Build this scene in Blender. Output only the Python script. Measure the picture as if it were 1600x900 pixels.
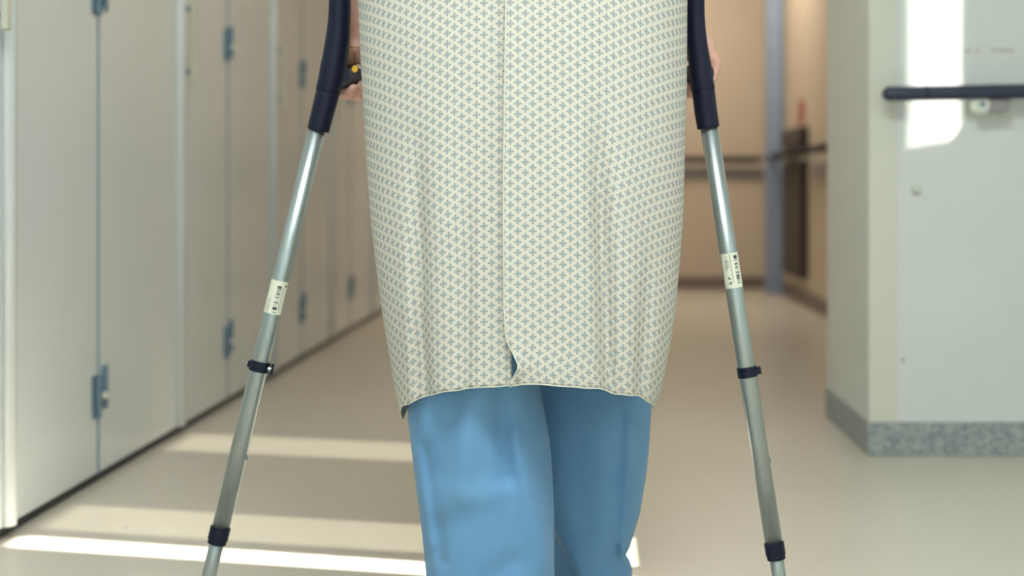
import bpy, bmesh, math, random
from mathutils import Vector, Matrix
from math import sin, cos, pi, sqrt, exp, radians
random.seed(7)
scene = bpy.context.scene
for o in list(bpy.data.objects): bpy.data.objects.remove(o)
COL = scene.collection

# ------------------------------------------------------------------ camera
F, CX, CY, CAMH = 2200.0, 915.0, 298.0, 0.69      # focal length in px, vanishing point, eye height
cam_d = bpy.data.cameras.new('camera'); cam = bpy.data.objects.new('camera', cam_d); COL.objects.link(cam)
cam.location = (0, 0, CAMH); cam.rotation_euler = (pi/2, 0, 0)
cam_d.sensor_width = 36; cam_d.lens = F*36/1600
cam_d.shift_x = -(CX-800)/1600; cam_d.shift_y = -(450-CY)/1600
cam_d.clip_start = 0.05
cam_d.dof.use_dof = True; cam_d.dof.focus_distance = 2.05; cam_d.dof.aperture_fstop = 2.4
scene.camera = cam
def PX(x, d): return (x-CX)*d/F
def PZ(y, d): return CAMH-(y-CY)*d/F

# ------------------------------------------------------------------ world, sun, added fill lights, exposure
def lin(c): c /= 255.0; return c/12.92 if c <= 0.04045 else ((c+0.055)/1.055)**2.4
def rgb(r, g, b): return (lin(r), lin(g), lin(b), 1)
w = bpy.data.worlds.new('sky'); scene.world = w; w.use_nodes = True
w.node_tree.nodes['Background'].inputs[0].default_value = (0.80, 0.94, 1.0, 1)
w.node_tree.nodes['Background'].inputs[1].default_value = 1.7
SUN = Vector((-0.972*0.7193, 0.234*0.7193, -0.6947)).normalized()
sd = bpy.data.lights.new('sun', 'SUN'); sd.energy = 40; sd.angle = radians(0.6); sd.color = (1, 0.97, 0.9)
so = bpy.data.objects.new('sun', sd); COL.objects.link(so)
so.rotation_euler = SUN.to_track_quat('-Z', 'Y').to_euler(); so.location = (5, -1, 5)
def area(name, loc, sx, sy, e, col, rot=(0, 0, 0)):
    l = bpy.data.lights.new(name, 'AREA'); l.shape = 'RECTANGLE'; l.size = sx; l.size_y = sy; l.energy = e; l.color = col
    o = bpy.data.objects.new(name, l); COL.objects.link(o); o.location = loc; o.rotation_euler = rot
    return o
area('fill_light_near', (0.0, 0.75, 2.64), 1.2, 0.6, 70, (0.87, 0.97, 1.0))  # added overhead fill without a fitting, brightens gown, floor and cupboard fronts
area('fill_light_middle', (-0.55, 3.9, 2.64), 0.6, 1.2, 11, (1, 0.92, 0.8))  # added fill, set to the left to brighten the pier side and floor
area('fill_light_far', (0.75, 8.5, 2.64), 0.9, 0.9, 34, (1, 0.88, 0.74))  # added warm fill that brightens the far walls, no fitting
vs = scene.view_settings
vs.view_transform = 'Standard'; vs.look = 'None'; vs.exposure = -0.10; vs.gamma = 1; vs.use_curve_mapping = False

# ------------------------------------------------------------------ materials
MATS = {}
class NT:
    def __init__(s, name):
        s.m = bpy.data.materials.new(name); s.m.use_nodes = True
        s.t = s.m.node_tree; s.b = s.t.nodes['Principled BSDF']
    def n(s, typ, **kw):
        nd = s.t.nodes.new(typ)
        for k, v in kw.items(): setattr(nd, k, v)
        return nd
    def put(s, sock, v):
        if isinstance(v, bpy.types.NodeSocket): s.t.links.new(v, sock)
        else: sock.default_value = v
    def math(s, op, a, b=0.0, c=None):
        nd = s.n('ShaderNodeMath', operation=op)
        s.put(nd.inputs[0], a); s.put(nd.inputs[1], b)
        if c is not None: s.put(nd.inputs[2], c)
        return nd.outputs[0]
    def mix(s, f, a, b):
        nd = s.n('ShaderNodeMix', data_type='RGBA')
        s.put(nd.inputs[0], f); s.put(nd.inputs[6], a); s.put(nd.inputs[7], b)
        return nd.outputs[2]
    def noise(s, scale, detail=3, rough=0.5, vec=None):
        nd = s.n('ShaderNodeTexNoise'); nd.inputs['Scale'].default_value = scale
        nd.inputs['Detail'].default_value = detail; nd.inputs['Roughness'].default_value = rough
        if vec is None:
            vec = s.n('ShaderNodeTexCoord').outputs['Object']
        s.t.links.new(vec, nd.inputs['Vector'])
        return nd.outputs['Fac']
    def ramp(s, f, lo, hi):
        nd = s.n('ShaderNodeMapRange'); s.put(nd.inputs[0], f)
        nd.inputs[1].default_value = lo; nd.inputs[2].default_value = hi
        return nd.outputs[0]
    def bump(s, h, strength=0.2, dist=0.002):
        nd = s.n('ShaderNodeBump'); nd.inputs['Strength'].default_value = strength; nd.inputs['Distance'].default_value = dist
        s.put(nd.inputs['Height'], h); s.t.links.new(nd.outputs[0], s.b.inputs['Normal'])
def plain(name, c, rough=0.5, metal=0.0, vary=0.05, scale=14.0, spec=0.5, coat=0.0):
    if name in MATS: return MATS[name]
    t = NT(name)
    c2 = tuple(max(0, x*(1-vary*2)) for x in c[:3])+(1,)
    t.put(t.b.inputs['Base Color'], t.mix(t.ramp(t.noise(scale), 0.3, 0.7), c2, c))
    t.b.inputs['Roughness'].default_value = rough; t.b.inputs['Metallic'].default_value = metal
    t.b.inputs['Specular IOR Level'].default_value = spec; t.b.inputs['Coat Weight'].default_value = coat
    MATS[name] = t.m
    return t.m
def speckled(name, c1, c2, scale, rough, lo=0.4, hi=0.62, spec=0.5, bumpy=0.0):
    t = NT(name)
    f = t.math('MULTIPLY', t.ramp(t.noise(scale, 2), lo, hi), 1.0)
    big = t.ramp(t.noise(1.3, 2), 0.3, 0.7)
    c = t.mix(f, c1, c2)
    cd = t.mix(t.math('MULTIPLY', big, 0.06), c, (0.25, 0.22, 0.18, 1))
    t.put(t.b.inputs['Base Color'], cd)
    t.put(t.b.inputs['Roughness'], t.math('MULTIPLY_ADD', t.noise(5), 0.1, rough-0.05))
    t.b.inputs['Specular IOR Level'].default_value = spec
    if bumpy: t.bump(t.noise(scale, 2), bumpy, 0.001)
    MATS[name] = t.m; return t.m
M_floor = speckled('vinyl_floor', rgb(202, 194, 178), rgb(214, 206, 190), 220, 0.30, spec=0.55)
M_base = speckled('speckled_skirting', rgb(126, 134, 137), rgb(180, 186, 182), 120, 0.55)
M_base_far = speckled('far_skirting', rgb(110, 96, 92), rgb(132, 118, 112), 120, 0.5)
M_wallR = plain('painted_wall', rgb(222, 225, 219), 0.5, vary=0.02, scale=3)
M_guard = plain('corner_guard', rgb(220, 218, 204), 0.4, vary=0.02, scale=3)
M_wallL = plain('left_wall_paint', rgb(196, 200, 196), 0.5, vary=0.02, scale=3)
M_door = plain('laminate_door', rgb(220, 225, 224), 0.26, vary=0.02, scale=2.5, spec=0.5)
M_stile = plain('glossy_stile', rgb(220, 225, 224), 0.2, vary=0.02, scale=2.5)
M_dark = plain('dark_plinth', rgb(52, 54, 60), 0.6)
M_steel = plain('blue_steel', rgb(116, 140, 156), 0.4, 0.4)
M_seam = plain('blue_grey_edge', rgb(150, 168, 178), 0.5)
M_knob = plain('pale_metal', rgb(214, 212, 200), 0.3, 0.3)
M_handle = plain('pale_handle', rgb(206, 206, 186), 0.35)
M_warm = plain('warm_wall', rgb(208, 192, 170), 0.6, vary=0.02, scale=3)
M_warm2 = plain('warm_side_wall', rgb(206, 190, 168), 0.6, vary=0.02, scale=3)
M_post = plain('blue_grey_paint', rgb(146, 162, 188), 0.45)
M_ceil = plain('ceiling_white', rgb(226, 226, 220), 0.8)
M_rail = plain('navy_rail', rgb(46, 54, 74), 0.35)
M_railfar = plain('far_rail', rgb(40, 40, 48), 0.7, spec=0.2)
M_bumper = plain('grey_bumper', rgb(158, 152, 152), 0.5)
M_white = plain('white_bracket', rgb(222, 226, 212), 0.3)
M_brown = plain('dark_brown_panel', rgb(60, 52, 50), 0.5)
M_red = plain('red_sign', rgb(176, 66, 62), 0.5)
M_black = plain('navy_black_plastic', rgb(15, 21, 44), 0.42, vary=0.1, scale=40, spec=0.3)
M_grip = plain('grip_rubber', rgb(46, 54, 74), 0.4)
M_rubber = plain('rubber_tip', rgb(40, 42, 46), 0.7)
M_paper = plain('sticker_paper', rgb(226, 226, 204), 0.55, vary=0.03)
M_ink = plain('sticker_ink', rgb(52, 60, 68), 0.6)
M_ink2 = plain('sticker_pale_ink', rgb(142, 146, 140), 0.6)
M_gold = plain('gold', rgb(206, 158, 60), 0.25, 1.0)
M_hair = plain('brown_hair', rgb(70, 52, 40), 0.5, vary=0.2, scale=60)
M_shoe = plain('white_shoe', rgb(206, 206, 200), 0.5)
M_sole = plain('shoe_sole', rgb(150, 150, 146), 0.7)
def alu():
    t = NT('brushed_aluminium')
    tc = t.n('ShaderNodeTexCoord'); mp = t.n('ShaderNodeMapping'); mp.inputs['Scale'].default_value = (300, 300, 4)
    t.t.links.new(tc.outputs['Object'], mp.inputs[0])
    f = t.noise(1.0, 3, vec=mp.outputs[0])
    t.put(t.b.inputs['Base Color'], t.mix(f, rgb(158, 168, 167), rgb(184, 192, 188)))
    t.b.inputs['Metallic'].default_value = 0.85
    t.put(t.b.inputs['Roughness'], t.math('MULTIPLY_ADD', f, 0.12, 0.30))
    return t.m
M_alu = alu()
def skin():
    t = NT('skin')
    f = t.ramp(t.noise(45), 0.35, 0.65)
    t.put(t.b.inputs['Base Color'], t.mix(f, rgb(214, 160, 142), rgb(230, 184, 164)))
    t.b.inputs['Roughness'].default_value = 0.5
    t.b.inputs['Subsurface Weight'].default_value = 0.12; t.b.inputs['Subsurface Radius'].default_value = (0.01, 0.004, 0.002)
    return t.m
M_skin = skin()
def pants_mat():
    t = NT('blue_scrub_cotton')
    tc = t.n('ShaderNodeTexCoord'); mp = t.n('ShaderNodeMapping'); mp.inputs['Scale'].default_value = (1, 1, 0.35)
    t.t.links.new(tc.outputs['Object'], mp.inputs[0])
    fine = t.noise(900, 2, vec=mp.outputs[0]); big = t.noise(9, 3)
    c = t.mix(t.ramp(big, 0.3, 0.7), rgb(90, 140, 184), rgb(102, 152, 192))
    c = t.mix(t.math('MULTIPLY', fine, 0.16), c, rgb(170, 200, 214))
    t.put(t.b.inputs['Base Color'], c)
    t.b.inputs['Roughness'].default_value = 0.8; t.b.inputs['Sheen Weight'].default_value = 0.1
    t.bump(fine, 0.15, 0.0005)
    return t.m
M_pants = pants_mat()
def gown_mat():
    t = NT('printed_gown_cotton')
    uv = t.n('ShaderNodeUVMap'); uv.uv_map = 'UVMap'
    sp = t.n('ShaderNodeSeparateXYZ'); t.t.links.new(uv.outputs[0], sp.inputs[0])
    P, Q = 21.1, 14.9                                       # repeat in mm
    u = t.math('MULTIPLY', sp.outputs[0], 1000.0); v = t.math('MULTIPLY', sp.outputs[1], 1000.0)
    def cell(x, p, off):
        q = t.math('FRACT', t.math('ADD', t.math('DIVIDE', x, p), 50+off))
        return t.math('MULTIPLY', t.math('ABSOLUTE', t.math('SUBTRACT', q, 0.5)), p)
    ax, ay, bx, by = cell(u, P, 0), cell(v, Q, 0), cell(u, P, .5), cell(v, Q, .5)
    ta = t.math('ADD', t.math('DIVIDE', ax, P), t.math('DIVIDE', ay, Q))
    isb = t.math('GREATER_THAN', ta, 0.5)
    def pick(a, b): return t.math('ADD', a, t.math('MULTIPLY', isb, t.math('SUBTRACT', b, a)))
    x, y = pick(ax, bx), pick(ay, by)
    def dist(x0, y0):
        dx, dy = t.math('SUBTRACT', x, x0), t.math('SUBTRACT', y, y0)
        return t.math('SQRT', t.math('ADD', t.math('MULTIPLY', dx, dx), t.math('MULTIPLY', dy, dy)))
    r = dist(0, 0); m = t.math('ADD', x, y)
    dots = t.math('LESS_THAN', t.math('MINIMUM', dist(4.3, 0), dist(0, 4.3)), 0.74)
    core = t.math('LESS_THAN', r, 0.9)
    ring = t.math('MULTIPLY', t.math('LESS_THAN', r, 2.5), t.math('GREATER_THAN', r, 1.7))
    fill = t.math('LESS_THAN', m, 5.0)
    petal = t.math('MULTIPLY', t.math('LESS_THAN', m, 5.0), t.math('GREATER_THAN', m, 3.3))
    fine = t.noise(900, 2)
    base = t.mix(t.math('MULTIPLY', fine, 0.5), rgb(224, 217, 202), rgb(236, 230, 216))
    c = t.mix(t.math('MULTIPLY', fill, 0.38), base, rgb(176, 190, 190))
    c = t.mix(t.math('MULTIPLY', petal, 0.42), c, rgb(136, 154, 158))
    c = t.mix(t.math('MULTIPLY', ring, 0.55), c, rgb(128, 148, 154))
    c = t.mix(t.math('MULTIPLY', t.math('MAXIMUM', dots, core), 0.95), c, rgb(58, 72, 82))
    t.put(t.b.inputs['Base Color'], c)
    t.b.inputs['Roughness'].default_value = 0.85
    t.bump(fine, 0.12, 0.0005)
    # thin cotton lets a little light through
    tr = t.n('ShaderNodeBsdfTranslucent'); t.put(tr.inputs[0], c)
    mx = t.n('ShaderNodeMixShader'); mx.inputs[0].default_value = 0.18
    out = t.t.nodes['Material Output']
    t.t.links.new(t.b.outputs[0], mx.inputs[1]); t.t.links.new(tr.outputs[0], mx.inputs[2]); t.t.links.new(mx.outputs[0], out.inputs[0])
    return t.m
M_gown = gown_mat()
def film(name, v):
    t = NT(name); tr = t.n('ShaderNodeBsdfTransparent'); tr.inputs[0].default_value = (v, v, v*0.96, 1)
    gl = t.n('ShaderNodeBsdfGlossy'); gl.inputs['Roughness'].default_value = 0.05
    mx = t.n('ShaderNodeMixShader'); mx.inputs[0].default_value = 0.05
    t.t.links.new(tr.outputs[0], mx.inputs[1]); t.t.links.new(gl.outputs[0], mx.inputs[2])
    t.t.links.new(mx.outputs[0], t.t.nodes['Material Output'].inputs[0])
    return t.m
M_film = film('tinted_window_film', 0.30)

# ------------------------------------------------------------------ mesh helpers
def link(name, bm, mat, parent=None, smooth=False, bevel=0.0):
    bmesh.ops.recalc_face_normals(bm, faces=bm.faces)
    me = bpy.data.meshes.new(name); bm.to_mesh(me); bm.free()
    for m_ in (mat if isinstance(mat, (list, tuple)) else [mat]): me.materials.append(m_)
    if smooth:
        for p in me.polygons: p.use_smooth = True
    o = bpy.data.objects.new(name, me); COL.objects.link(o)
    if parent is not None: o.parent = parent; o.matrix_parent_inverse = parent.matrix_world.inverted()
    if bevel:
        b = o.modifiers.new('bevel', 'BEVEL'); b.width = bevel; b.segments = 2; b.limit_method = 'ANGLE'
    return o
def box(bm, x0, x1, y0, y1, z0, z1):
    vs_ = [bm.verts.new((x, y, z)) for x in (x0, x1) for y in (y0, y1) for z in (z0, z1)]
    for f in ((0, 1, 3, 2), (4, 6, 7, 5), (0, 4, 5, 1), (2, 3, 7, 6), (0, 2, 6, 4), (1, 5, 7, 3)):
        bm.faces.new([vs_[i] for i in f])
def boxo(name, ext, mat, parent=None, bevel=0.0):
    bm = bmesh.new(); box(bm, *ext); return link(name, bm, mat, parent, bevel=bevel)
def frames(pts):
    pts = [Vector(p) for p in pts]; out = []; up = None
    for i, p in enumerate(pts):
        t = (pts[min(i+1, len(pts)-1)]-pts[max(i-1, 0)]).normalized()
        if up is None:
            up = Vector((0, -1, 0)) if abs(t.y) < 0.9 else Vector((0, 0, 1))
        a = (up-t*up.dot(t)).normalized(); b = t.cross(a); up = a
        out.append((p, a, b, t))
    return out
def tube(bm, pts, rad, n=20, cap=True, ecc=1.0):
    """swept tube; rad number or list; ecc scales the b axis"""
    rings = []
    for i, (p, a, b, t) in enumerate(frames(pts)):
        r = rad[i] if isinstance(rad, (list, tuple)) else rad
        rings.append([bm.verts.new(p+a*(r*cos(2*pi*k/n))+b*(r*ecc*sin(2*pi*k/n))) for k in range(n)])
    for q, s in zip(rings, rings[1:]):
        for k in range(n): bm.faces.new((q[k], q[(k+1) % n], s[(k+1) % n], s[k]))
    if cap: bm.faces.new(rings[0][::-1]); bm.faces.new(rings[-1])
def capsule(bm, p0, p1, r0, r1, n=14, sq=None):
    p0, p1 = Vector(p0), Vector(p1); t = p1-p0; L = max(t.length, 1e-5); t /= L
    pts, rs = [], []
    for k in range(5):
        a = (k/5.0)*pi/2; pts.append(p0-t*(r0*cos(a))); rs.append(max(r0*sin(a), r0*0.05))
    pts.append(p0); rs.append(r0); pts.append(p1); rs.append(r1)
    for k in range(4, -1, -1):
        a = (k/5.0)*pi/2; pts.append(p1+t*(r1*cos(a))); rs.append(max(r1*sin(a), r1*0.05))
    tube(bm, pts, rs, n)
def ellipsoid(bm, c, rx, ry, rz):
    bmesh.ops.create_uvsphere(bm, u_segments=20, v_segments=14, radius=1, matrix=Matrix.Translation(c) @ Matrix.Diagonal((rx, ry, rz, 1)))
def interp(tab, x):
    if x <= tab[0][0]: return tab[0][1]
    for (a, va), (b, vb) in zip(tab, tab[1:]):
        if x <= b:
            f = (x-a)/(b-a); return va+(vb-va)*f
    return tab[-1][1]
def sstep(a, b, x):
    f = min(1, max(0, (x-a)/(b-a))); return f*f*(3-2*f)
def empty(name, loc):
    o = bpy.data.objects.new(name, None); COL.objects.link(o); o.location = loc; o.empty_display_size = 0.05
    bpy.context.view_layer.update(); return o
def tag(o, label, cat, group=None):
    o['label'] = label; o['category'] = cat
    if group: o['group'] = group
    return o
def struct(o, label=None):
    o['kind'] = 'structure'
    if label: o['label'] = label; 
    return o

# ------------------------------------------------------------------ the setting
XL, XP, XR, XW = -1.15, 0.74, 1.32, 1.45          # cupboard fronts, pier face, far right wall, near window wall
YP0, YP1, YB, YE, H = 3.67, 4.31, 9.86, -3.0, 2.7  # pier front and back, far wall, open end behind, ceiling
struct(boxo('floor', (-1.4, 1.6, YE, YB+0.1, -0.1, 0), M_floor), 'beige speckled vinyl corridor floor')
struct(boxo('ceiling', (-1.4, 1.6, YE, YB+0.1, H, H+0.1), M_ceil), 'white corridor ceiling')
struct(boxo('wall_left', (-1.4, XL-0.045, YE, YB+0.1, 0, H), M_wallL), 'pale grey wall behind the cupboard fronts')
struct(boxo('wall_back', (XL-0.045, 1.6, YB, YB+0.1, 0, H), M_warm), 'warm beige wall closing the far end of the corridor')
struct(boxo('wall_right', (XR, 1.6, YP1, YB, 0, H), M_warm2), 'warm beige side wall of the far corridor')
pier = struct(boxo('wall_pier', (XP, 1.6, YP0, YP1, 0, H), M_wallR), 'white wall corner jutting into the corridor')
boxo('corner_guard', (XP-0.002, PX(1402, YP0), YP0-0.003, YP0+0.0, 0.087, H), M_guard, pier, bevel=0.001)
boxo('screw_cap', (PX(1411, YP0)-0.004, PX(1411, YP0)+0.004, YP0-0.003, YP0, PZ(563, YP0)-0.004, PZ(563, YP0)+0.004), M_bumper, pier)
bm = bmesh.new(); tube(bm, [(PX(1431, YP0), YP0, PZ(297, YP0)), (PX(1431, YP0), YP0-0.012, PZ(297, YP0)), (PX(1431, YP0), YP0-0.02, PZ(297, YP0))], [0.011, 0.011, 0.004], 16)
link('wall_stud', bm, M_white, pier, smooth=True)
M_scuff = plain('faint_scuff', rgb(206, 196, 186), 0.6)
for x0, x1 in ((1507, 1518), (1524, 1530), (1548, 1584)):
    boxo('scuff_mark', (PX(x0, YP0), PX(x1, YP0), YP0-0.0006, YP0, PZ(82, YP0), PZ(76, YP0)), M_scuff, pier)
# near window wall with narrow openings in it
SILL, LINT = 1.31, 2.60
slits = [(2.110, 2.190, SILL, LINT, None), (2.255, 2.475, SILL, 1.43, None), (2.255, 2.475, 1.43, LINT, 'film'),
         (3.130, 3.380, SILL, LINT, 'film'), (3.520, 3.556, 1.40, LINT, None)]
bm = bmesh.new()
box(bm, XW, XW+0.02, YE, YP0, 0, SILL); box(bm, XW, XW+0.02, 2.0, 2.6, SILL, 1.352); box(bm, XW, XW+0.02, YE, YP0, LINT, H)
prof4 = [(3.520, SILL-0.01), (3.556, SILL-0.01), (3.556, 1.326), (3.551, 1.314), (3.520, 1.426)]
pa = [bm.verts.new((XW, y, z)) for y, z in prof4]; pb = [bm.verts.new((XW+0.02, y, z)) for y, z in prof4]
bm.faces.new(pa); bm.faces.new(pb[::-1])
for i in range(5): bm.faces.new((pa[i], pb[i], pb[(i+1) % 5], pa[(i+1) % 5]))
ys = [YE, 2.110, 2.190, 2.255, 2.475, 3.130, 3.380, 3.520, 3.556, YP0]
for a, b in zip(ys[0::2], ys[1::2]): box(bm, XW, XW+0.02, a, b, SILL, LINT)
struct(link('wall_window', bm, M_wallR), 'white wall with narrow tall windows')
k = 0
for (a, b, c, d, f) in slits:
    if f:
        k += 1; struct(boxo('window_%d' % k, (XW+0.008, XW+0.012, a, b, c, d), M_film), 'narrow tinted window pane')
# skirtings
struct(boxo('baseboard_pier', (XP-0.006, XW, YP0-0.006, YP0, 0, 0.087), M_base, bevel=0.002), 'grey speckled skirting along the white wall')
struct(boxo('baseboard_pier_side', (XP-0.006, XP, YP0, YP1, 0, 0.087), M_base, bevel=0.002), 'grey speckled skirting on the narrow side of the wall corner')
struct(boxo('baseboard_back', (XL, XR, YB-0.012, YB, 0, 0.09), M_base_far), 'dark skirting of the far wall')
struct(boxo('baseboard_right', (XR-0.012, XR, YP1, YB-0.012, 0, 0.09), M_base_far), 'dark skirting of the far side wall')
struct(boxo('baseboard_left', (XL-0.045, XL-0.012, YE, YB-0.012, 0, 0.022), M_dark), 'dark recessed plinth under the cupboard fronts')
post = struct(boxo('trim_1', (PX(1198, 9.37), PX(1223, 9.37), 9.37, 9.47, 0, H), M_post, bevel=0.004), 'blue-grey upright post in the far corner')

# ------------------------------------------------------------------ cupboards along the left wall
def hinge_bm(s):
    bm = bmesh.new()
    box(bm, XL, XL+0.004, *((0.026, 0.062) if s > 0 else (-0.044, -0.006)), -0.052+0.008*s, 0.048+0.008*s)
    y = 0.030 if s > 0 else -0.014
    tube(bm, [(XL+0.007, y, -0.052+0.008*s), (XL+0.007, y, 0.048+0.008*s)], 0.006, 12)
    return bm
def bm_mesh(name, bm, mat, smooth=False):
    bmesh.ops.recalc_face_normals(bm, faces=bm.faces)
    me = bpy.data.meshes.new(name); bm.to_mesh(me); bm.free(); me.materials.append(mat)
    if smooth:
        for p in me.polygons: p.use_smooth = True
    return me
DW = 1.19; HD = 0.655
UY = [2.155, 3.32, 4.52, 5.70, 6.875, 8.05, 9.23]
def door_bm(s):
    """one leaf: s=+1 hinged at the near edge, s=-1 at the far edge; local y runs from the unit's near side"""
    bm = bmesh.new()
    y0, y1 = (0.005, HD-0.002) if s > 0 else (HD+0.002, DW-0.005)
    box(bm, XL-0.022, XL, y0, y1, 0.024, 2.30)
    return bm
def stile_bm():
    bm = bmesh.new(); pts = []
    n = 8
    lo, hi = [], []
    for k in range(n+1):
        a = pi*k/n
        lo.append(bm.verts.new((XL+0.019*sin(a), HD+0.022*cos(a), 0.026))); hi.append(bm.verts.new((XL+0.019*sin(a), HD+0.022*cos(a), 2.298)))
    for k in range(n): bm.faces.new((lo[k], lo[k+1], hi[k+1], hi[k]))
    bm.faces.new((lo[0], lo[-1], hi[-1], hi[0])); bm.faces.new(lo); bm.faces.new(hi)
    return bm
def handle_bm():
    bm = bmesh.new(); y = HD+0.045
    box(bm, XL+0.022, XL+0.036, y-0.012, y+0.012, 1.0, 1.24)
    return bm
me_door = {s: bm_mesh('door', door_bm(s), M_door) for s in (1, -1)}
me_hinge = {s: bm_mesh('hinge', hinge_bm(s), M_steel) for s in (1, -1)}
me_stile = bm_mesh('meeting_stile', stile_bm(), M_stile, True)
me_handle = bm_mesh('handle', handle_bm(), M_handle)
bm = bmesh.new()
tube(bm, [(XL, HD+0.045, 0), (XL+0.024, HD+0.045, 0)], 0.007, 10)
me_hpost = bm_mesh('handle_post', bm, M_steel)
bm = bmesh.new(); bmesh.ops.create_uvsphere(bm, u_segments=12, v_segments=8, radius=0.010)
me_knob = bm_mesh('hinge_screw', bm, M_knob, True)
clabel = ['pale grey double cupboard at the left edge of the photo, nearest the viewer',
          'pale grey double cupboard with a long pale handle left of the left crutch',
          'pale grey double cupboard passing behind the left crutch tube, third along the wall',
          'pale grey double cupboard between left crutch and gown, fourth along the wall',
          'pale grey double cupboard fifth along the wall, beside the gown edge',
          'pale grey double cupboard at the far end of the row']
def ob(name, me, parent, loc=(0, 0, 0)):
    o = bpy.data.objects.new(name, me); COL.objects.link(o); o.parent = parent; o.location = loc; return o
for i in range(6):
    y0 = UY[i]
    u = empty('cupboard', (0, y0, 0)); u.scale.y = (UY[i+1]-UY[i])/DW; bpy.context.view_layer.update(); tag(u, clabel[i], 'cupboard', 'cupboards along the left wall')
    for s in (1, -1):
        dr = ob('door', me_door[s], u)
        dr.modifiers.new('bevel', 'BEVEL').width = 0.002
        for z in (0.217, 1.165, 2.1):
            hy = 0.0 if s > 0 else DW
            ob('hinge', me_hinge[s], dr, (0, hy, z))
            if s > 0: ob('hinge_screw', me_knob, dr, (XL+0.012, hy+0.013, z-0.012))
        if s < 0:
            hd = ob('handle', me_handle, dr, (0, -0.12 if i == 0 else 0, 0)); hd.modifiers.new('bevel', 'BEVEL').width = 0.003
            for z in (1.03, 1.21): ob('handle_post', me_hpost, dr, (0, -0.12 if i == 0 else 0, z))
    ob('meeting_stile', me_stile, u)
    boxo('edge_strip', (XL-0.02, XL+0.0025, y0+0.0005, y0+0.0055, 0.024, 2.30), M_seam, u)
    if i == 0:
        boxo('kick_plate', (XL, XL+0.0015, y0+HD+0.03, y0+DW-0.04, 0.03, 0.172), M_door, u)

# ------------------------------------------------------------------ handrails
def rail(name, pts, r, mat, label, brackets, bdir, wall, cap=True):
    u = empty(name, pts[0]); tag(u, label, 'handrail')
    p0, p1 = Vector(pts[0]), Vector(pts[1]); t = (p1-p0).normalized()
    bm = bmesh.new(); capsule(bm, p0+t*r, p1, r, r, 20); link('bar', bm, mat, u, smooth=True)
    for q in brackets:
        c = p0.lerp(p1, q); wp = c.copy()
        wp[bdir] = wall; wp.z -= 0.035
        bm = bmesh.new()
        arm = [c+Vector((0, 0, -r*0.6)), c+Vector((0, 0, -0.04)), wp]
        tube(bm, arm, 0.010, 12); br = link('bracket', bm, M_white, u, smooth=True)
        bm = bmesh.new(); d = Vector((0, 0, 0)); d[bdir] = 1 if wall < c[bdir] else -1
        tube(bm, [wp, wp+d*0.012], 0.026, 20); link('wall_plate', bm, M_white, br, smooth=False)
    return u
yr = YP0-0.07
r1 = rail('handrail', [(PX(1378, yr), yr, PZ(147, yr)), (1.43, yr, PZ(147, yr)+0.012)], 0.0195, M_rail, 'navy round handrail on the white wall at right', [], 1, YP0)
bm = bmesh.new(); tube(bm, [(PX(1446, yr), yr, PZ(146, yr)+0.001), (PX(1449, yr), yr, PZ(146, yr)+0.001)], 0.0201, 24); link('joint_ring', bm, M_black, r1, smooth=False)
# bracket of the near rail: a stub drum under the bar, on a wall plate
bx0, bx1, bz = PX(1527, yr), PX(1552, yr), PZ(164, yr)
bm = bmesh.new(); tube(bm, [(bx0+0.012, yr-0.005, bz), (bx0+0.012, yr+0.035, bz)], 0.022, 24, ecc=0.9); br = link('bracket', bm, M_white, r1, smooth=False, bevel=0.003)
bm = bmesh.new(); box(bm, bx0+0.012, bx1+0.045, yr+0.0, yr+0.03, bz-0.018, bz+0.016); link('bracket_arm', bm, M_bumper, r1, bevel=0.004)
bm = bmesh.new(); tube(bm, [(bx0+0.012, yr-0.008, bz+0.002), (bx0+0.012, yr-0.005, bz+0.002)], 0.007, 12); link('bolt', bm, M_steel, br)
for s in (0.055,):
    bm = bmesh.new(); box(bm, bx1+s-0.026, bx1+s, yr+0.02, YP0, bz-0.024, bz+0.014); link('wall_plate', bm, M_white, r1, bevel=0.003)
rail('handrail', [(-0.4, YB-0.08, 0.905), (XR-0.13, YB-0.08, 0.905)], 0.022, M_railfar, 'dark handrail on the far beige wall', [0.2, 0.5, 0.84], 1, YB)
rail('handrail', [(XR-0.08, YP1+0.1, 0.915), (XR-0.08, YB-0.1, 0.915)], 0.022, M_railfar, 'dark handrail along the far right side wall behind the blue-grey post', [0.15, 0.45, 0.70, 0.95], 0, XR)
tag(boxo('wall_bumper', (-0.6, XR-0.02, YB-0.02, YB, 0.775, 0.85), M_bumper, bevel=0.006), 'grey bumper strip under the rail on the far wall', 'bumper strip')
tag(boxo('wall_bumper', (XR-0.02, XR, YP1+0.05, 8.15, 0.775, 0.85), M_bumper, bevel=0.006), 'grey bumper strip beside the dark panel on the far side wall', 'bumper strip')
# dark panel and red sign on the side wall
pn = empty('wall_panel', (XR, 8.7, 0.17)); tag(pn, 'tall dark brown panel on the far side wall, crossed by the handrail', 'wall panel')
boxo('lower_plate', (XR-0.045, XR, 8.35, 9.12, 0.165, 0.88), M_brown, pn, bevel=0.006)
boxo('upper_plate', (XR-0.055, XR, 8.33, 9.12, 0.955, 1.07), M_brown, pn, bevel=0.006)
boxo('back_plate', (XR-0.012, XR, 8.40, 9.08, 0.88, 0.955), M_warm2, pn)
for q in range(9):
    boxo('slat', (XR-0.052, XR-0.045, 8.39, 9.08, 0.20+q*0.075, 0.235+q*0.075), M_brown, pn, bevel=0.002)
tag(boxo('wall_sign', (XR-0.006, XR, 8.5, 8.7, 1.10, 1.24), M_red, bevel=0.001), 'small red sign above the dark panel on the side wall', 'sign')

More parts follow.
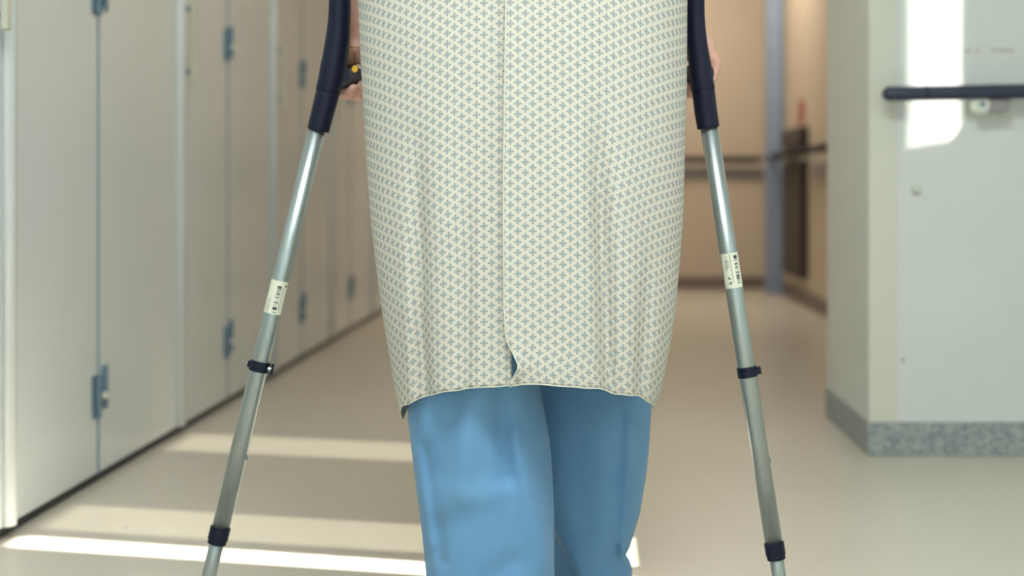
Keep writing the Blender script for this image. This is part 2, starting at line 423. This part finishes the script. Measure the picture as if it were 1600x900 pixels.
# ------------------------------------------------------------------ person
DC = 2.13
person = empty('person', (-0.095, DC, 0)); tag(person, 'person seen from behind in a printed hospital gown and blue trousers, walking on crutches', 'person')
CRD = 2.20
# crutch shafts: image positions at depth CRD
def cp(x, y, d=CRD): return Vector((PX(x, d), d, PZ(y, d)))
handle_l = (cp(522, 118), Vector((0.30, 0.954, 0)))
handle_r = (cp(1098, 114), Vector((-0.20, 0.98, 0)))

# body: tapered limbs fused into one surface
bm = bmesh.new()
def limb(pts, rs):
    for (a, b), (ra, rb) in zip(zip(pts, pts[1:]), zip(rs, rs[1:])): capsule(bm, a, b, ra, rb)
limb([(-0.185, 2.15, 0.90), (-0.155, 2.13, 0.48), (-0.150, 2.10, 0.33), (-0.145, 2.09, 0.09)], [0.085, 0.058, 0.056, 0.036])
limb([(0.0, 2.20, 0.90), (0.015, 2.325, 0.48), (0.02, 2.335, 0.33), (0.02, 2.335, 0.09)], [0.085, 0.058, 0.056, 0.036])
for fx, fy in ((-0.145, 2.07), (0.02, 2.315)): limb([(fx, fy, 0.06), (fx, fy+0.16, 0.045)], [0.034, 0.030])
ellipsoid(bm, Vector((-0.094, 2.16, 0.95)), 0.165, 0.105, 0.14)
ellipsoid(bm, Vector((-0.094, 2.17, 1.12)), 0.140, 0.095, 0.16)
ellipsoid(bm, Vector((-0.094, 2.17, 1.29)), 0.165, 0.105, 0.17)
limb([(-0.26, 2.17, 1.39), (0.072, 2.17, 1.39)], [0.058, 0.058])
limb([(-0.094, 2.17, 1.40), (-0.094, 2.19, 1.54)], [0.058, 0.052])
ellipsoid(bm, Vector((-0.094, 2.205, 1.64)), 0.074, 0.095, 0.115)
limb([(-0.094, 2.245, 1.58), (-0.094, 2.27, 1.565)], [0.045, 0.035])
limb([(-0.094, 2.295, 1.645), (-0.094, 2.312, 1.615)], [0.010, 0.014])
for s in (-1, 1): ellipsoid(bm, Vector((-0.094+s*0.076, 2.20, 1.635)), 0.010, 0.020, 0.032)
hands = []
for (h0, hd), s, sh, el in ((handle_l, -1, Vector((-0.275, 2.17, 1.39)), Vector((-0.373, 2.262, 1.135))), (handle_r, 1, Vector((0.087, 2.17, 1.39)), Vector((0.158, 2.262, 1.135)))):
    lat = Vector((s, 0, 0)); lat = (lat-hd*lat.dot(hd)).normalized(); up = Vector((0, 0, 1))
    H_ = lambda t, l, z: h0+hd*t+lat*l+up*z
    wr = H_(0.060, 0.002 if s < 0 else -0.014, 0.085)
    limb([sh, el, el.lerp(wr, 0.35), wr], [0.050, 0.040, 0.036, 0.026])
    limb([wr, H_(0.06, 0.010, 0.045)], [0.026, 0.026])
    for i, t in enumerate((0.034, 0.055, 0.077, 0.098)):                # little finger nearest the shaft
        rr = (0.0085, 0.0095, 0.0098, 0.0095)[i]; R_ = 0.018+rr
        kn = H_(t, 0.026 if s < 0 else 0.031, 0.018)
        capsule(bm, H_(0.056+(t-0.066)*0.5, 0.010, 0.042), kn, 0.018, rr*1.25)
        ang = (-0.15, -1.05, -1.85, -2.75 if i else -2.45)
        ch = [kn]+[H_(t-0.002*j, R_*cos(a), R_*sin(a)) for j, a in enumerate(ang)]
        for a, b, ra, rb in zip(ch, ch[1:], (rr*1.2, rr*1.05, rr, rr*.95), (rr*1.05, rr, rr*.95, rr*.85)): capsule(bm, a, b, ra, rb, 12)
    th = [H_(0.050, -0.012, 0.046), H_(0.078, -0.026, 0.022), H_(0.102, -0.0275, 0.006), H_(0.124, -0.022, -0.006)]
    for a, b, ra, rb in zip(th, th[1:], (.016, .0125, .011), (.0125, .011, .009)): capsule(bm, a, b, ra, rb, 12)
    hands.append(wr)
tmp = link('tmp_body', bm, M_skin)
rm = tmp.modifiers.new('r', 'REMESH'); rm.mode = 'VOXEL'; rm.voxel_size = 0.004; rm.use_smooth_shade = True
sm = tmp.modifiers.new('s', 'SMOOTH'); sm.iterations = 4; sm.factor = 0.5
dg = bpy.context.evaluated_depsgraph_get()
me = bpy.data.meshes.new_from_object(tmp.evaluated_get(dg)); me.name = 'body'
bpy.data.objects.remove(tmp)
for p in me.polygons: p.use_smooth = True
me.materials.clear(); me.materials.append(M_skin)
body = bpy.data.objects.new('body', me); COL.objects.link(body); body.parent = person; body.matrix_parent_inverse = person.matrix_world.inverted()
# face and hair (above the frame)
bm = bmesh.new(); ellipsoid(bm, Vector((-0.094, 2.192, 1.660)), 0.083, 0.098, 0.112)
bmesh.ops.delete(bm, geom=[v for v in bm.verts if v.co.y > 2.235 and v.co.z < 1.71], context='VERTS')
link('hair', bm, M_hair, person, smooth=True)
for s in (-1, 1):
    bm = bmesh.new(); ellipsoid(bm, Vector((-0.094+s*0.030, 2.288, 1.645)), 0.012, 0.010, 0.008); link('eye', bm, M_white, person, smooth=True)
bm = bmesh.new(); ellipsoid(bm, Vector((-0.094, 2.292, 1.585)), 0.022, 0.012, 0.006); link('mouth', bm, M_red, person, smooth=True)

# trousers: one garment, two legs and the seat
ZT = 0.92
def z2y(z, d): return CY+(CAMH-z)*F/d
bm = bmesh.new()
LL = [(560, 637), (655, 638), (700, 644), (750, 650), (830, 660), (900, 667), (960, 676)]
LR = [(560, 838), (600, 842), (640, 850), (690, 859), (720, 862), (800, 866), (900, 866), (960, 862)]
RL = [(560, 815), (650, 824), (760, 838), (840, 850), (900, 860), (960, 872)]
RR = [(560, 1022), (650, 1017), (700, 1014), (740, 1010), (800, 1000), (850, 985), (866, 977), (876, 984), (888, 988), (905, 987), (960, 975)]
def leg(tabL, tabR, dc, db, off, N=96, R=110):
    z0 = 0.055; rings = []
    for j in range(R+1):
        z = z0+(0.70-z0)*j/R; y = z2y(z, dc)
        xl, xr = PX(interp(tabL, y), dc), PX(interp(tabR, y), dc)
        c, a = (xl+xr)/2, (xr-xl)/2
        ring = []
        for k in range(N):
            ph = 2*pi*k/N; sx, cy_ = sin(ph), cos(ph)
            x = c+a*(abs(sx)**0.9)*(1 if sx >= 0 else -1)
            d = dc-db*cy_
            px, py = CX+(x)*F/d, z2y(z, d)
            d += off(px, py) if cy_ > -0.2 else 0
            ring.append(bm.verts.new((x, d, z)))
        rings.append(ring)
    for q, s in zip(rings, rings[1:]):
        for k in range(N): bm.faces.new((q[k], q[(k+1) % N], s[(k+1) % N], s[k]))
def seg(px, py, x0, y0, x1, y1, wdt):
    vx, vy = x1-x0, y1-y0; L2 = vx*vx+vy*vy
    f = ((px-x0)*vx+(py-y0)*vy)/L2; g = min(1, max(0, f))
    dd = sqrt((px-x0-g*vx)**2+(py-y0-g*vy)**2)
    return exp(-(dd/wdt)**2)
def off_l(px, py):
    o = 0.0
    o += 0.010*seg(px, py, 780, 600, 790, 745, 15)           # valley between the two soft ridges
    o += -0.007*seg(px, py, 752, 600, 715, 760, 22)
    o += -0.008*seg(px, py, 805, 680, 855, 880, 14)
    o += 0.006*seg(px, py, 700, 620, 690, 740, 22)
    o += -0.003*seg(px, py, 690, 795, 770, 770, 18)
    o += 0.003*seg(px, py, 690, 830, 720, 815, 26)
    o += -0.005*seg(px, py, 650, 700, 674, 850, 8)
    o += 0.005*seg(px, py, 664, 700, 690, 880, 8)
    o += 0.005*seg(px, py, 770, 905, 800, 880, 20)
    return o*1.3
def off_r(px, py):
    o = 0.0
    # fold edge running down to the right near the bottom; what lies left of it is set back
    o += 0.03*sstep(2, -8, (px-868)*0.88-(py-830)*0.46)*sstep(815, 850, py)
    o += -0.006*seg(px, py, 985, 650, 975, 860, 9)
    o += 0.006*seg(px, py, 970, 650, 962, 860, 10)
    o += 0.005*seg(px, py, 900, 640, 905, 800, 22)
    o += 0.012*seg(px, py, 962, 858, 972, 905, 5)
    return o
leg(LL, LR, 2.12, 0.095, off_l); leg(RL, RR, 2.32, 0.085, off_r)
# seat of the trousers
N = 64; rings = []
for j in range(13):
    z = 0.66+(1.02-0.66)*j/12; a = 0.195-0.03*(j/12)**2; b = 0.13
    rings.append([bm.verts.new((-0.095+a*sin(2*pi*k/N), 2.175-b*cos(2*pi*k/N), z)) for k in range(N)])
for q, s in zip(rings, rings[1:]):
    for k in range(N): bm.faces.new((q[k], q[(k+1) % N], s[(k+1) % N], s[k]))
bm.faces.new(rings[0][::-1])
tr = link('trousers', bm, M_pants, person, smooth=True); tr['label'] = 'light blue cotton trousers'
sol = tr.modifiers.new('s', 'SOLIDIFY'); sol.thickness = 0.0012
# shoes
for fx, fy in ((-0.145, 2.075), (0.02, 2.32)):
    sh = bmesh.new(); n = 20; prof = [(-0.07, .030, .075), (-0.05, .038, .085), (0.0, .040, .085), (0.06, .042, .07), (0.12, .047, .052), (0.17, .043, .042), (0.20, .026, .032)]
    rr = []
    for (yy, w_, h_) in prof:
        rr.append([sh.verts.new((fx+w_*cos(2*pi*k/n), fy+yy, 0.018+max(0, h_*sin(2*pi*k/n)) if sin(2*pi*k/n) > 0 else 0.018)) for k in range(n)])
    for q, s in zip(rr, rr[1:]):
        for k in range(n): sh.faces.new((q[k], q[(k+1) % n], s[(k+1) % n], s[k]))
    sh.faces.new(rr[0][::-1]); sh.faces.new(rr[-1])
    shoe = link('shoe', sh, M_shoe, person, smooth=True)
    sl = bmesh.new(); top = [sl.verts.new((fx+sgn*w_*1.05, fy+yy, 0.02)) for sgn, seq in ((1, prof), (-1, prof[::-1])) for (yy, w_, h_) in seq]
    f = sl.faces.new(top); ex = bmesh.ops.extrude_face_region(sl, geom=[f])
    for v in ex['geom']:
        if isinstance(v, bmesh.types.BMVert): v.co.z = 0.0
    link('sole', sl, M_sole, shoe)

# gown
GL = [(-120, 566), (0, 562), (80, 565), (150, 569), (250, 575), (330, 580), (400, 588), (470, 597), (540, 608), (600, 618), (648, 629), (680, 636)]
GR = [(-120, 1071), (0, 1073), (150, 1072), (250, 1069), (330, 1067), (400, 1062), (470, 1056), (540, 1046), (600, 1034), (640, 1022), (680, 1012)]
EDGE = [(-50, 794), (0, 791), (300, 787), (480, 788), (525, 791), (540, 797), (552, 803), (566, 810), (574, 810), (582, 806), (592, 799), (604, 796)]
HEM0 = 0.417
def droop(ph):
    """ph: -pi..pi, 0 = centre back"""
    a = abs(ph)/(pi/2); A = 0.070 if ph < 0 else 0.060
    return A*a**1.5 if a <= 1 else A*(1-0.9*(a-1))
def half(z):
    y = z2y(z, DC)
    xl, xr = PX(interp(GL, y), DC), PX(interp(GR, y), DC)
    c, a = (xl+xr)/2, (xr-xl)/2
    if z > 1.1:
        f = sstep(1.1, 1.40, z); a = a*(1-f)+0.19*f
        f = sstep(1.38, 1.48, z); a = a*(1-f)+0.075*f
    bb = 0.150
    if z > 1.1: bb = 0.15-0.03*sstep(1.1, 1.4, z)-0.05*sstep(1.38, 1.48, z)
    bf = 0.15+0.10*sstep(0.9, 0.45, z)-(0.03*sstep(1.1, 1.4, z)+0.05*sstep(1.38, 1.48, z))
    return c, a, bb, bf
VAL = [  # (x at y=100, x at y=620, first y, depth, width px)
    (648, 660, 150, 0.010, 13), (735, 728, 200, 0.006, 9), (603, 668, 380, 0.006, 10),
    (928, 952, 120, 0.014, 14), (1035, 1000, 330, 0.008, 12), (985, 975, 420, 0.004, 10), (832, 816, 470, 0.005, 11)]
RID = [(690, 695, 100, 0.004, 22), (880, 890, 100, 0.005, 26), (975, 985, 100, 0.005, 22), (620, 645, 250, 0.004, 12)]
def gpoint(ph, z, panel):
    c, a, bb, bf = half(z)
    sx, cy_ = sin(ph), cos(ph)
    x = c+a*(abs(sx)**0.88)*(1 if sx >= 0 else -1)
    d = DC-(bb if cy_ > 0 else bf)*(abs(cy_)**0.9)*(1 if cy_ >= 0 else -1)
    px, py = CX+x*F/d, z2y(z, d)
    if cy_ > 0:
        k = min(1, cy_*1.6)
        for (xa, xb, y0, amp, wd) in VAL:
            xx = xa+(xb-xa)*(py-100)/520.0
            d += 1.5*k*amp*sstep(y0, y0+260, py)*exp(-((px-xx)/wd)**2)
        for (xa, xb, y0, amp, wd) in RID:
            xx = xa+(xb-xa)*(py-100)/520.0
            d -= k*amp*sstep(y0, y0+260, py)*exp(-((px-xx)/wd)**2)
    else:
        d += 0.012*sin(ph*9)*sstep(1.0, 0.45, z)
    return x, d, px, py
def phi_at(px_t, z):
    lo, hi = -1.2, 1.2
    for _ in range(30):
        m_ = (lo+hi)/2
        c, a, bb, bf = half(z); sx = sin(m_)
        x = c+a*(abs(sx)**0.88)*(1 if sx >= 0 else -1); d = DC-bb*abs(cos(m_))**0.9
        if CX+x*F/d < px_t: lo = m_
        else: hi = m_
    return (lo+hi)/2
bm = bmesh.new(); uvl = bm.loops.layers.uv.new('UVMap')
NC, NR = 420, 170; ZTOP = 1.47
grid = []; uvs = {}
arc_ref = None
for j in range(NR+1):
    t = j/NR
    zc = HEM0+(ZTOP-HEM0)*t
    yc = z2y(zc, DC-0.15)
    pr = phi_at(interp(EDGE, yc), zc); pl = phi_at(799.0, zc)+2*pi
    row = []
    for i in range(NC+1):
        f = i/NC
        ph = pr+(pl-pr)*f
        pw = ph if ph <= pi else ph-2*pi
        dr = droop(pw)*(1-t)**0.5
        hem_w = 0.0012*sin(pw*9)+0.0008*sin(pw*21+1)-0.004*exp(-((pw-0.62)/0.08)**2)+0.004*exp(-((pw-0.48)/0.08)**2)
        z = zc-dr+hem_w*(1-t)**6
        x, d, px, py = gpoint(ph, z, 0)
        if f < 0.25:                                   # right panel lies over the left one
            d -= 0.007*exp(-(f*NC/9.0)**2)+0.002*exp(-(f*NC/40.0)**2)
        elif f > 0.75:
            d += 0.004*exp(-((1-f)*NC/10.0)**2)
        if f < 0.2:
            d -= 0.010*exp(-((py-572)/20)**2)*exp(-((px-808)/7)**2)   # the corner of the slit curls outwards
        v = bm.verts.new((x, d, z))
        a = pw*0.222                                    # arc length, close to the half perimeter
        row.append(v)
    grid.append(row)
# u from real arc length along a reference row, v from the height above the drooping thread line
U = []
for j, row in enumerate(grid):
    u = [0.0]
    for p, q in zip(row, row[1:]): u.append(u[-1]+sqrt((q.co.x-p.co.x)**2+(q.co.y-p.co.y)**2))
    U.append(u)
for j in range(NR):
    for i in range(NC):
        f = bm.faces.new((grid[j][i], grid[j][i+1], grid[j+1][i+1], grid[j+1][i]))
        for lp, (jj, ii) in zip(f.loops, ((j, i), (j, i+1), (j+1, i+1), (j+1, i))):
            vtx = grid[jj][ii]; t = jj/NR
            if ii < NC*0.5:
                u = U[jj][ii]+PX(interp(EDGE, z2y(HEM0+(ZTOP-HEM0)*t, 1.98)), 1.98)
            else:
                u = -(U[jj][NC]-U[jj][ii])+PX(799, 1.98)+0.006
            zz = HEM0+(ZTOP-HEM0)*t
            s_ = abs(u-PX(800, 1.98))
            drift = 0.75*max(0, s_-0.06)**2*sstep(0.40, 0.85, zz)*0.9
            lp[uvl].uv = (u, zz+min(drift, 0.06)+(0.005 if ii >= NC*0.5 else 0))
gown = link('gown', bm, M_gown, person, smooth=True); gown['label'] = 'pale cream hospital gown with small grey diamond print'
sol = gown.modifiers.new('s', 'SOLIDIFY'); sol.thickness = 0.0010; sol.offset = 0
# hem binding
def edge_tube(name, pts, r):
    b_ = bmesh.new(); tube(b_, pts, r, 6); return link(name, b_, M_hem, gown, smooth=True)
M_hem = plain('hem_thread', rgb(228, 226, 208), 0.85)
me_g = gown.data; W = NC+1
hem_pts = [me_g.vertices[i].co+Vector((0, 0, 0.0008)) for i in range(0, NC+1, 2)]
edge_tube('hem', hem_pts, 0.0010)
edge_tube('opening_edge', [me_g.vertices[j*W].co.copy() for j in range(0, 110)], 0.0009)
# sleeves
for s, sh, el in ((-1, Vector((-0.255, 2.17, 1.39)), Vector((-0.345, 2.235, 1.22))), (1, Vector((0.067, 2.17, 1.39)), Vector((0.130, 2.235, 1.22)))):
    bm = bmesh.new(); tube(bm, [sh.lerp(el, q/8.0) for q in range(9)], [0.075+0.004*sin(q) for q in range(9)], 28, cap=False)
    link('sleeve', bm, M_hem, gown, smooth=True)
# snap fastener on the overlap
ps = Vector((PX(798, 1.973), 1.9715, PZ(131, 1.973)))
bm = bmesh.new(); tube(bm, [ps+Vector((0, 0.004, 0)), ps+Vector((0, -0.0005, 0))], 0.0028, 14); link('snap', bm, M_hem, gown, smooth=False)
# bracelet
wrc = hands[0]; br = empty('bracelet', wrc)
br.parent = person; br.matrix_parent_inverse = person.matrix_world.inverted()
bz = PZ(77, 2.22); bc = Vector((wrc.x, wrc.y, bz)); 
bm = bmesh.new(); n = 40; R_ = 0.0345
for k in range(n):
    a0, a1 = 2*pi*k/n, 2*pi*(k+0.8)/n
    q = lambda a: bc+Vector((R_*cos(a), R_*sin(a), -0.003*sin(a)+0.002*cos(a)))
    tube(bm, [q(a0), q((a0+a1)/2), q(a1)], 0.0012 if k % 2 else 0.0009, 6)
link('chain', bm, M_gold, br, smooth=True)
pend = Vector((PX(549, 2.19), wrc.y-R_-0.002, PZ(105, 2.19)))
bm = bmesh.new(); tube(bm, [pend+Vector((0, 0.001, 0.027)), pend+Vector((0, 0, 0.007))], 0.0006, 6); link('pendant_link', bm, M_gold, br)
bm = bmesh.new()
ring_ = [(pend+Vector((0.0045*cos(a)*(1.15 if k % 2 else 0.95), 0, 0.0055*sin(a)*(1.1 if k % 2 else 0.95)))) for k, a in enumerate([2*pi*q/10 for q in range(10)])]
f = bm.faces.new([bm.verts.new(p) for p in ring_]); ex = bmesh.ops.extrude_face_region(bm, geom=[f])
for v in ex['geom']:
    if isinstance(v, bmesh.types.BMVert): v.co.y += 0.003
link('pendant', bm, M_gold, br)

# ------------------------------------------------------------------ crutches
def crutch(side, top_pts, top_r, seam_k, upper, lower_y, clip_y, ring_y, hnd, label, sticker, slope):
    """upper: line of the aluminium shaft as (x,y) at two image heights"""
    d = CRD
    (xa, ya), (xb, yb) = upper
    sl = (xb-xa)/(yb-ya)
    on = lambda y: cp(xa+(y-ya)*sl, y)
    axis = (on(900)-on(200)).normalized()
    tipz = 0.0
    p_top = on(ya)
    tip = p_top+axis*((tipz-p_top.z)/axis.z)
    u = empty('forearm_crutch', tip); tag(u, label, 'crutch', 'forearm crutches')
    bm = bmesh.new(); tube(bm, [on(ya-45), on(ring_y)], 0.0138, 32); link('upper_tube', bm, M_alu, u, smooth=True)
    bm = bmesh.new(); tube(bm, [on(ring_y-30), tip-axis*0.03], 0.0112, 28); lt = link('lower_tube', bm, M_alu, u, smooth=True)
    bm = bmesh.new(); tube(bm, [tip-axis*0.055, tip-axis*0.012, tip-axis*0.010, tip-axis*0.0002], [0.0145, 0.016, 0.021, 0.022], 28)
    for v in bm.verts: v.co.z = max(v.co.z, 0.0)
    link('rubber_tip', bm, M_rubber, u, smooth=False)
    # collar ring at the end of the upper tube
    c = on(ring_y); bm = bmesh.new()
    tube(bm, [c-axis*0.013, c-axis*0.0125, c+axis*0.007, c+axis*0.0075, c+axis*0.0135, c+axis*0.014], [0.0148, 0.0158, 0.0158, 0.0146, 0.0146, 0.0135], 32)
    link('collar', bm, M_black, u, smooth=False)
    # clip band with its tabs and bolt
    c = on(clip_y); right = Vector((0, 1, 0)).cross(axis); right = right if right.x > 0 else -right
    fwd = Vector((0, -1, 0))
    bm = bmesh.new(); tube(bm, [c-axis*0.0082, c-axis*0.0078, c+axis*0.0078, c+axis*0.0082], [0.0146, 0.0156, 0.0156, 0.0146], 32); cl = link('clip_band', bm, M_black, u, smooth=False)
    def obox(name, cc, hx, hy, hz, mat, par):
        b_ = bmesh.new(); box(b_, -hx, hx, -hy, hy, -hz, hz)
        mt = Matrix((right, -fwd, -axis)).transposed().to_4x4(); mt.translation = cc
        b_.transform(mt); return link(name, b_, mat, par, bevel=0.0008)
    if side < 0:
        obox('clip_tab', c-right*0.0165, 0.002, 0.006, 0.005, M_black, cl)
        obox('clip_tab', c+right*0.0205+fwd*0.004, 0.0022, 0.004, 0.0085, M_black, cl)
        bm = bmesh.new(); tube(bm, [c+right*0.0145+fwd*0.006, c+right*0.0195+fwd*0.006], 0.0032, 14); link('clip_bolt', bm, M_alu, cl, smooth=False)
    else:
        obox('clip_tab', c+right*0.0178, 0.0036, 0.006, 0.0058, M_black, cl)
    # spring buttons in the tube
    bb = on(clip_y+140)
    bm = bmesh.new(); tube(bm, [bb+right*0.0125, bb+right*0.0148], 0.0036, 12); link('spring_button', bm, M_steel, u, smooth=False)
    # upper black arm: sleeve round the tube, curving up into the stem
    pts = [cp(x, y) for x, y in top_pts]
    fine, rad = [], []
    n = len(pts)
    for i in range(n-1):
        p0, p1, p2, p3 = pts[max(i-1, 0)], pts[i], pts[i+1], pts[min(i+2, n-1)]
        for k in range(6):
            t = k/6.0
            fine.append(0.5*((2*p1)+(-p0+p2)*t+(2*p0-5*p1+4*p2-p3)*t*t+(-p0+3*p1-3*p2+p3)*t**3)); rad.append(top_r[i]+(top_r[i+1]-top_r[i])*t)
    fine.append(pts[-1]); rad.append(top_r[-1])
    ks = seam_k*6
    bm = bmesh.new(); tube(bm, fine[ks:], rad[ks:], 32); slv = link('sleeve', bm, M_black, u, smooth=True, bevel=0.001)
    bm = bmesh.new(); tube(bm, fine[:ks+1], [r*1.03 for r in rad[:ks+1]], 32); link('stem', bm, M_black, u, smooth=True, bevel=0.001)
    # forearm cuff, open to the front (above the frame)
    top = fine[0]; bm = bmesh.new(); R_ = 0.058
    lo, hi, lo2, hi2 = [], [], [], []
    cc = Vector((top.x, top.y+R_-0.002, top.z))
    for k in range(25):
        a = -pi/2-2.0+4.0*k/24
        for lst, r, z in ((lo, R_, -0.035), (hi, R_, 0.045), (lo2, R_+0.006, -0.035), (hi2, R_+0.006, 0.045)):
            lst.append(bm.verts.new(cc+Vector((r*cos(a), r*sin(a), z))))
    for k in range(24):
        bm.faces.new((lo[k], lo[k+1], hi[k+1], hi[k])); bm.faces.new((lo2[k], hi2[k], hi2[k+1], lo2[k+1]))
        bm.faces.new((hi[k], hi[k+1], hi2[k+1], hi2[k])); bm.faces.new((lo[k], lo2[k], lo2[k+1], lo[k+1]))
    for k in (0, 24): bm.faces.new((lo[k], hi[k], hi2[k], lo2[k]))
    link('cuff', bm, M_black, u, smooth=True)
    # hand grip pointing forward
    h0, hd = hnd
    bm = bmesh.new()
    tube(bm, [h0, h0+hd*0.02, h0+hd*0.028, h0+hd*0.06, h0+hd*0.115, h0+hd*0.125, h0+hd*0.13], [0.0185, 0.0185, 0.0172, 0.0180, 0.0172, 0.019, 0.012], 28)
    link('hand_grip', bm, M_grip, u, smooth=True)
    # sticker wrapped round the front of the tube, with its print
    (sy0, sy1, a0, a1, bars, texts, icons) = sticker
    c0, c1 = on(sy0), on(sy1)
    def patch(b_, r, fa, fb, t0, t1, n=8):
        prev = None
        for k in range(n+1):
            a = a0+(a1-a0)*(fa+(fb-fa)*k/n)
            off = right*(r*sin(a))+fwd*(r*cos(a))
            q = (b_.verts.new(c0.lerp(c1, t0)+off), b_.verts.new(c0.lerp(c1, t1)+off))
            if prev: b_.faces.new((prev[0], q[0], q[1], prev[1]))
            prev = q
    bm = bmesh.new(); patch(bm, 0.01405, 0, 1, 0, 1, 16); lab = link('sticker', bm, M_paper, u, smooth=True); lab['label'] = 'white sticker with barcode'
    bm = bmesh.new()
    for (fa, fb, t0, t1) in bars: patch(bm, 0.01412, fa, fb, t0, t1, 4)
    link('barcode', bm, M_ink, lab)
    bm = bmesh.new()
    for (fa, fb, t0, t1) in texts: patch(bm, 0.01412, fa, fb, t0, t1, 2)
    link('print', bm, M_ink2, lab)
    bm = bmesh.new()
    for (fa, fb, t0, t1) in icons: patch(bm, 0.01412, fa, fb, t0, t1, 2)
    link('mark', bm, M_ink, lab)
    return u
def barset(fa, fb, spans):
    out = []
    for (t0, t1, dens) in spans:
        n = max(1, int(round((t1-t0)/0.022)))
        for k in range(n):
            a = t0+(t1-t0)*k/n; out.append((fa, fb, a, a+(t1-t0)/n*dens))
    return out
rnd = random.Random(3)
def texts(f, w_, t0, t1):
    out, t = [], t0
    while t < t1:
        L = rnd.uniform(0.02, 0.07); out.append((f, f+w_, t, min(t+L, t1))); t += L+0.015
    return out
st_l = (438, 489, -1.30, 1.30,
        barset(0.52, 0.70, [(0.14, 0.22, 0.8), (0.22, 0.34, 0.4), (0.36, 0.40, 0.9), (0.42, 0.44, 0.6), (0.47, 0.51, 0.7), (0.56, 0.58, 0.4), (0.62, 0.67, 0.75), (0.71, 0.75, 0.4), (0.78, 0.87, 0.95)]),
        texts(0.76, 0.04, 0.18, 0.88)+texts(0.30, 0.03, 0.55, 0.95)+texts(0.20, 0.03, 0.6, 0.95)+[(0.52, 0.70, 0.92, 0.96)], [(0.86, 0.93, 0.09, 0.12), (0.83, 0.95, 0.12, 0.15)])
st_r = (395, 449, -1.25, 1.30,
        barset(0.64, 0.82, [(0.08, 0.18, 0.95), (0.20, 0.25, 0.45), (0.30, 0.36, 0.8), (0.40, 0.44, 0.8), (0.46, 0.50, 0.35), (0.55, 0.59, 0.9), (0.63, 0.78, 0.8), (0.80, 0.84, 0.4), (0.86, 0.89, 0.8)]),
        texts(0.45, 0.04, 0.03, 0.86)+texts(0.30, 0.03, 0.08, 0.42)+texts(0.36, 0.03, 0.18, 0.42)+texts(0.22, 0.03, 0.2, 0.48)+texts(0.26, 0.03, 0.2, 0.5), [(0.26, 0.34, 0.68, 0.73), (0.30, 0.40, 0.73, 0.75), (0.25, 0.29, 0.83, 0.88), (0.33, 0.38, 0.80, 0.90)])
crutch(-1, [(531, -110), (531, -60), (531, -10), (530, 30), (527, 65), (521, 105), (512, 145), (503, 180), (497, 204)],
       [0.015, 0.0158, 0.0162, 0.0168, 0.0185, 0.0198, 0.0185, 0.0175, 0.0172], 6, ((495, 204), (342, 836)), 900, 572, 836, handle_l,
       'silver forearm crutch with navy handle at the left of the gown', st_l, 0)
crutch(1, [(1086, -110), (1086, -60), (1087, -10), (1087, 30), (1089, 65), (1094, 105), (1099, 142), (1103, 175), (1107, 200)],
       [0.013, 0.0132, 0.0134, 0.0142, 0.0156, 0.0174, 0.0180, 0.0180, 0.0176], 6, ((1108, 200), (1211, 860)), 900, 581, 860, handle_r,
       'silver forearm crutch with navy handle at the right of the gown', st_r, 0)
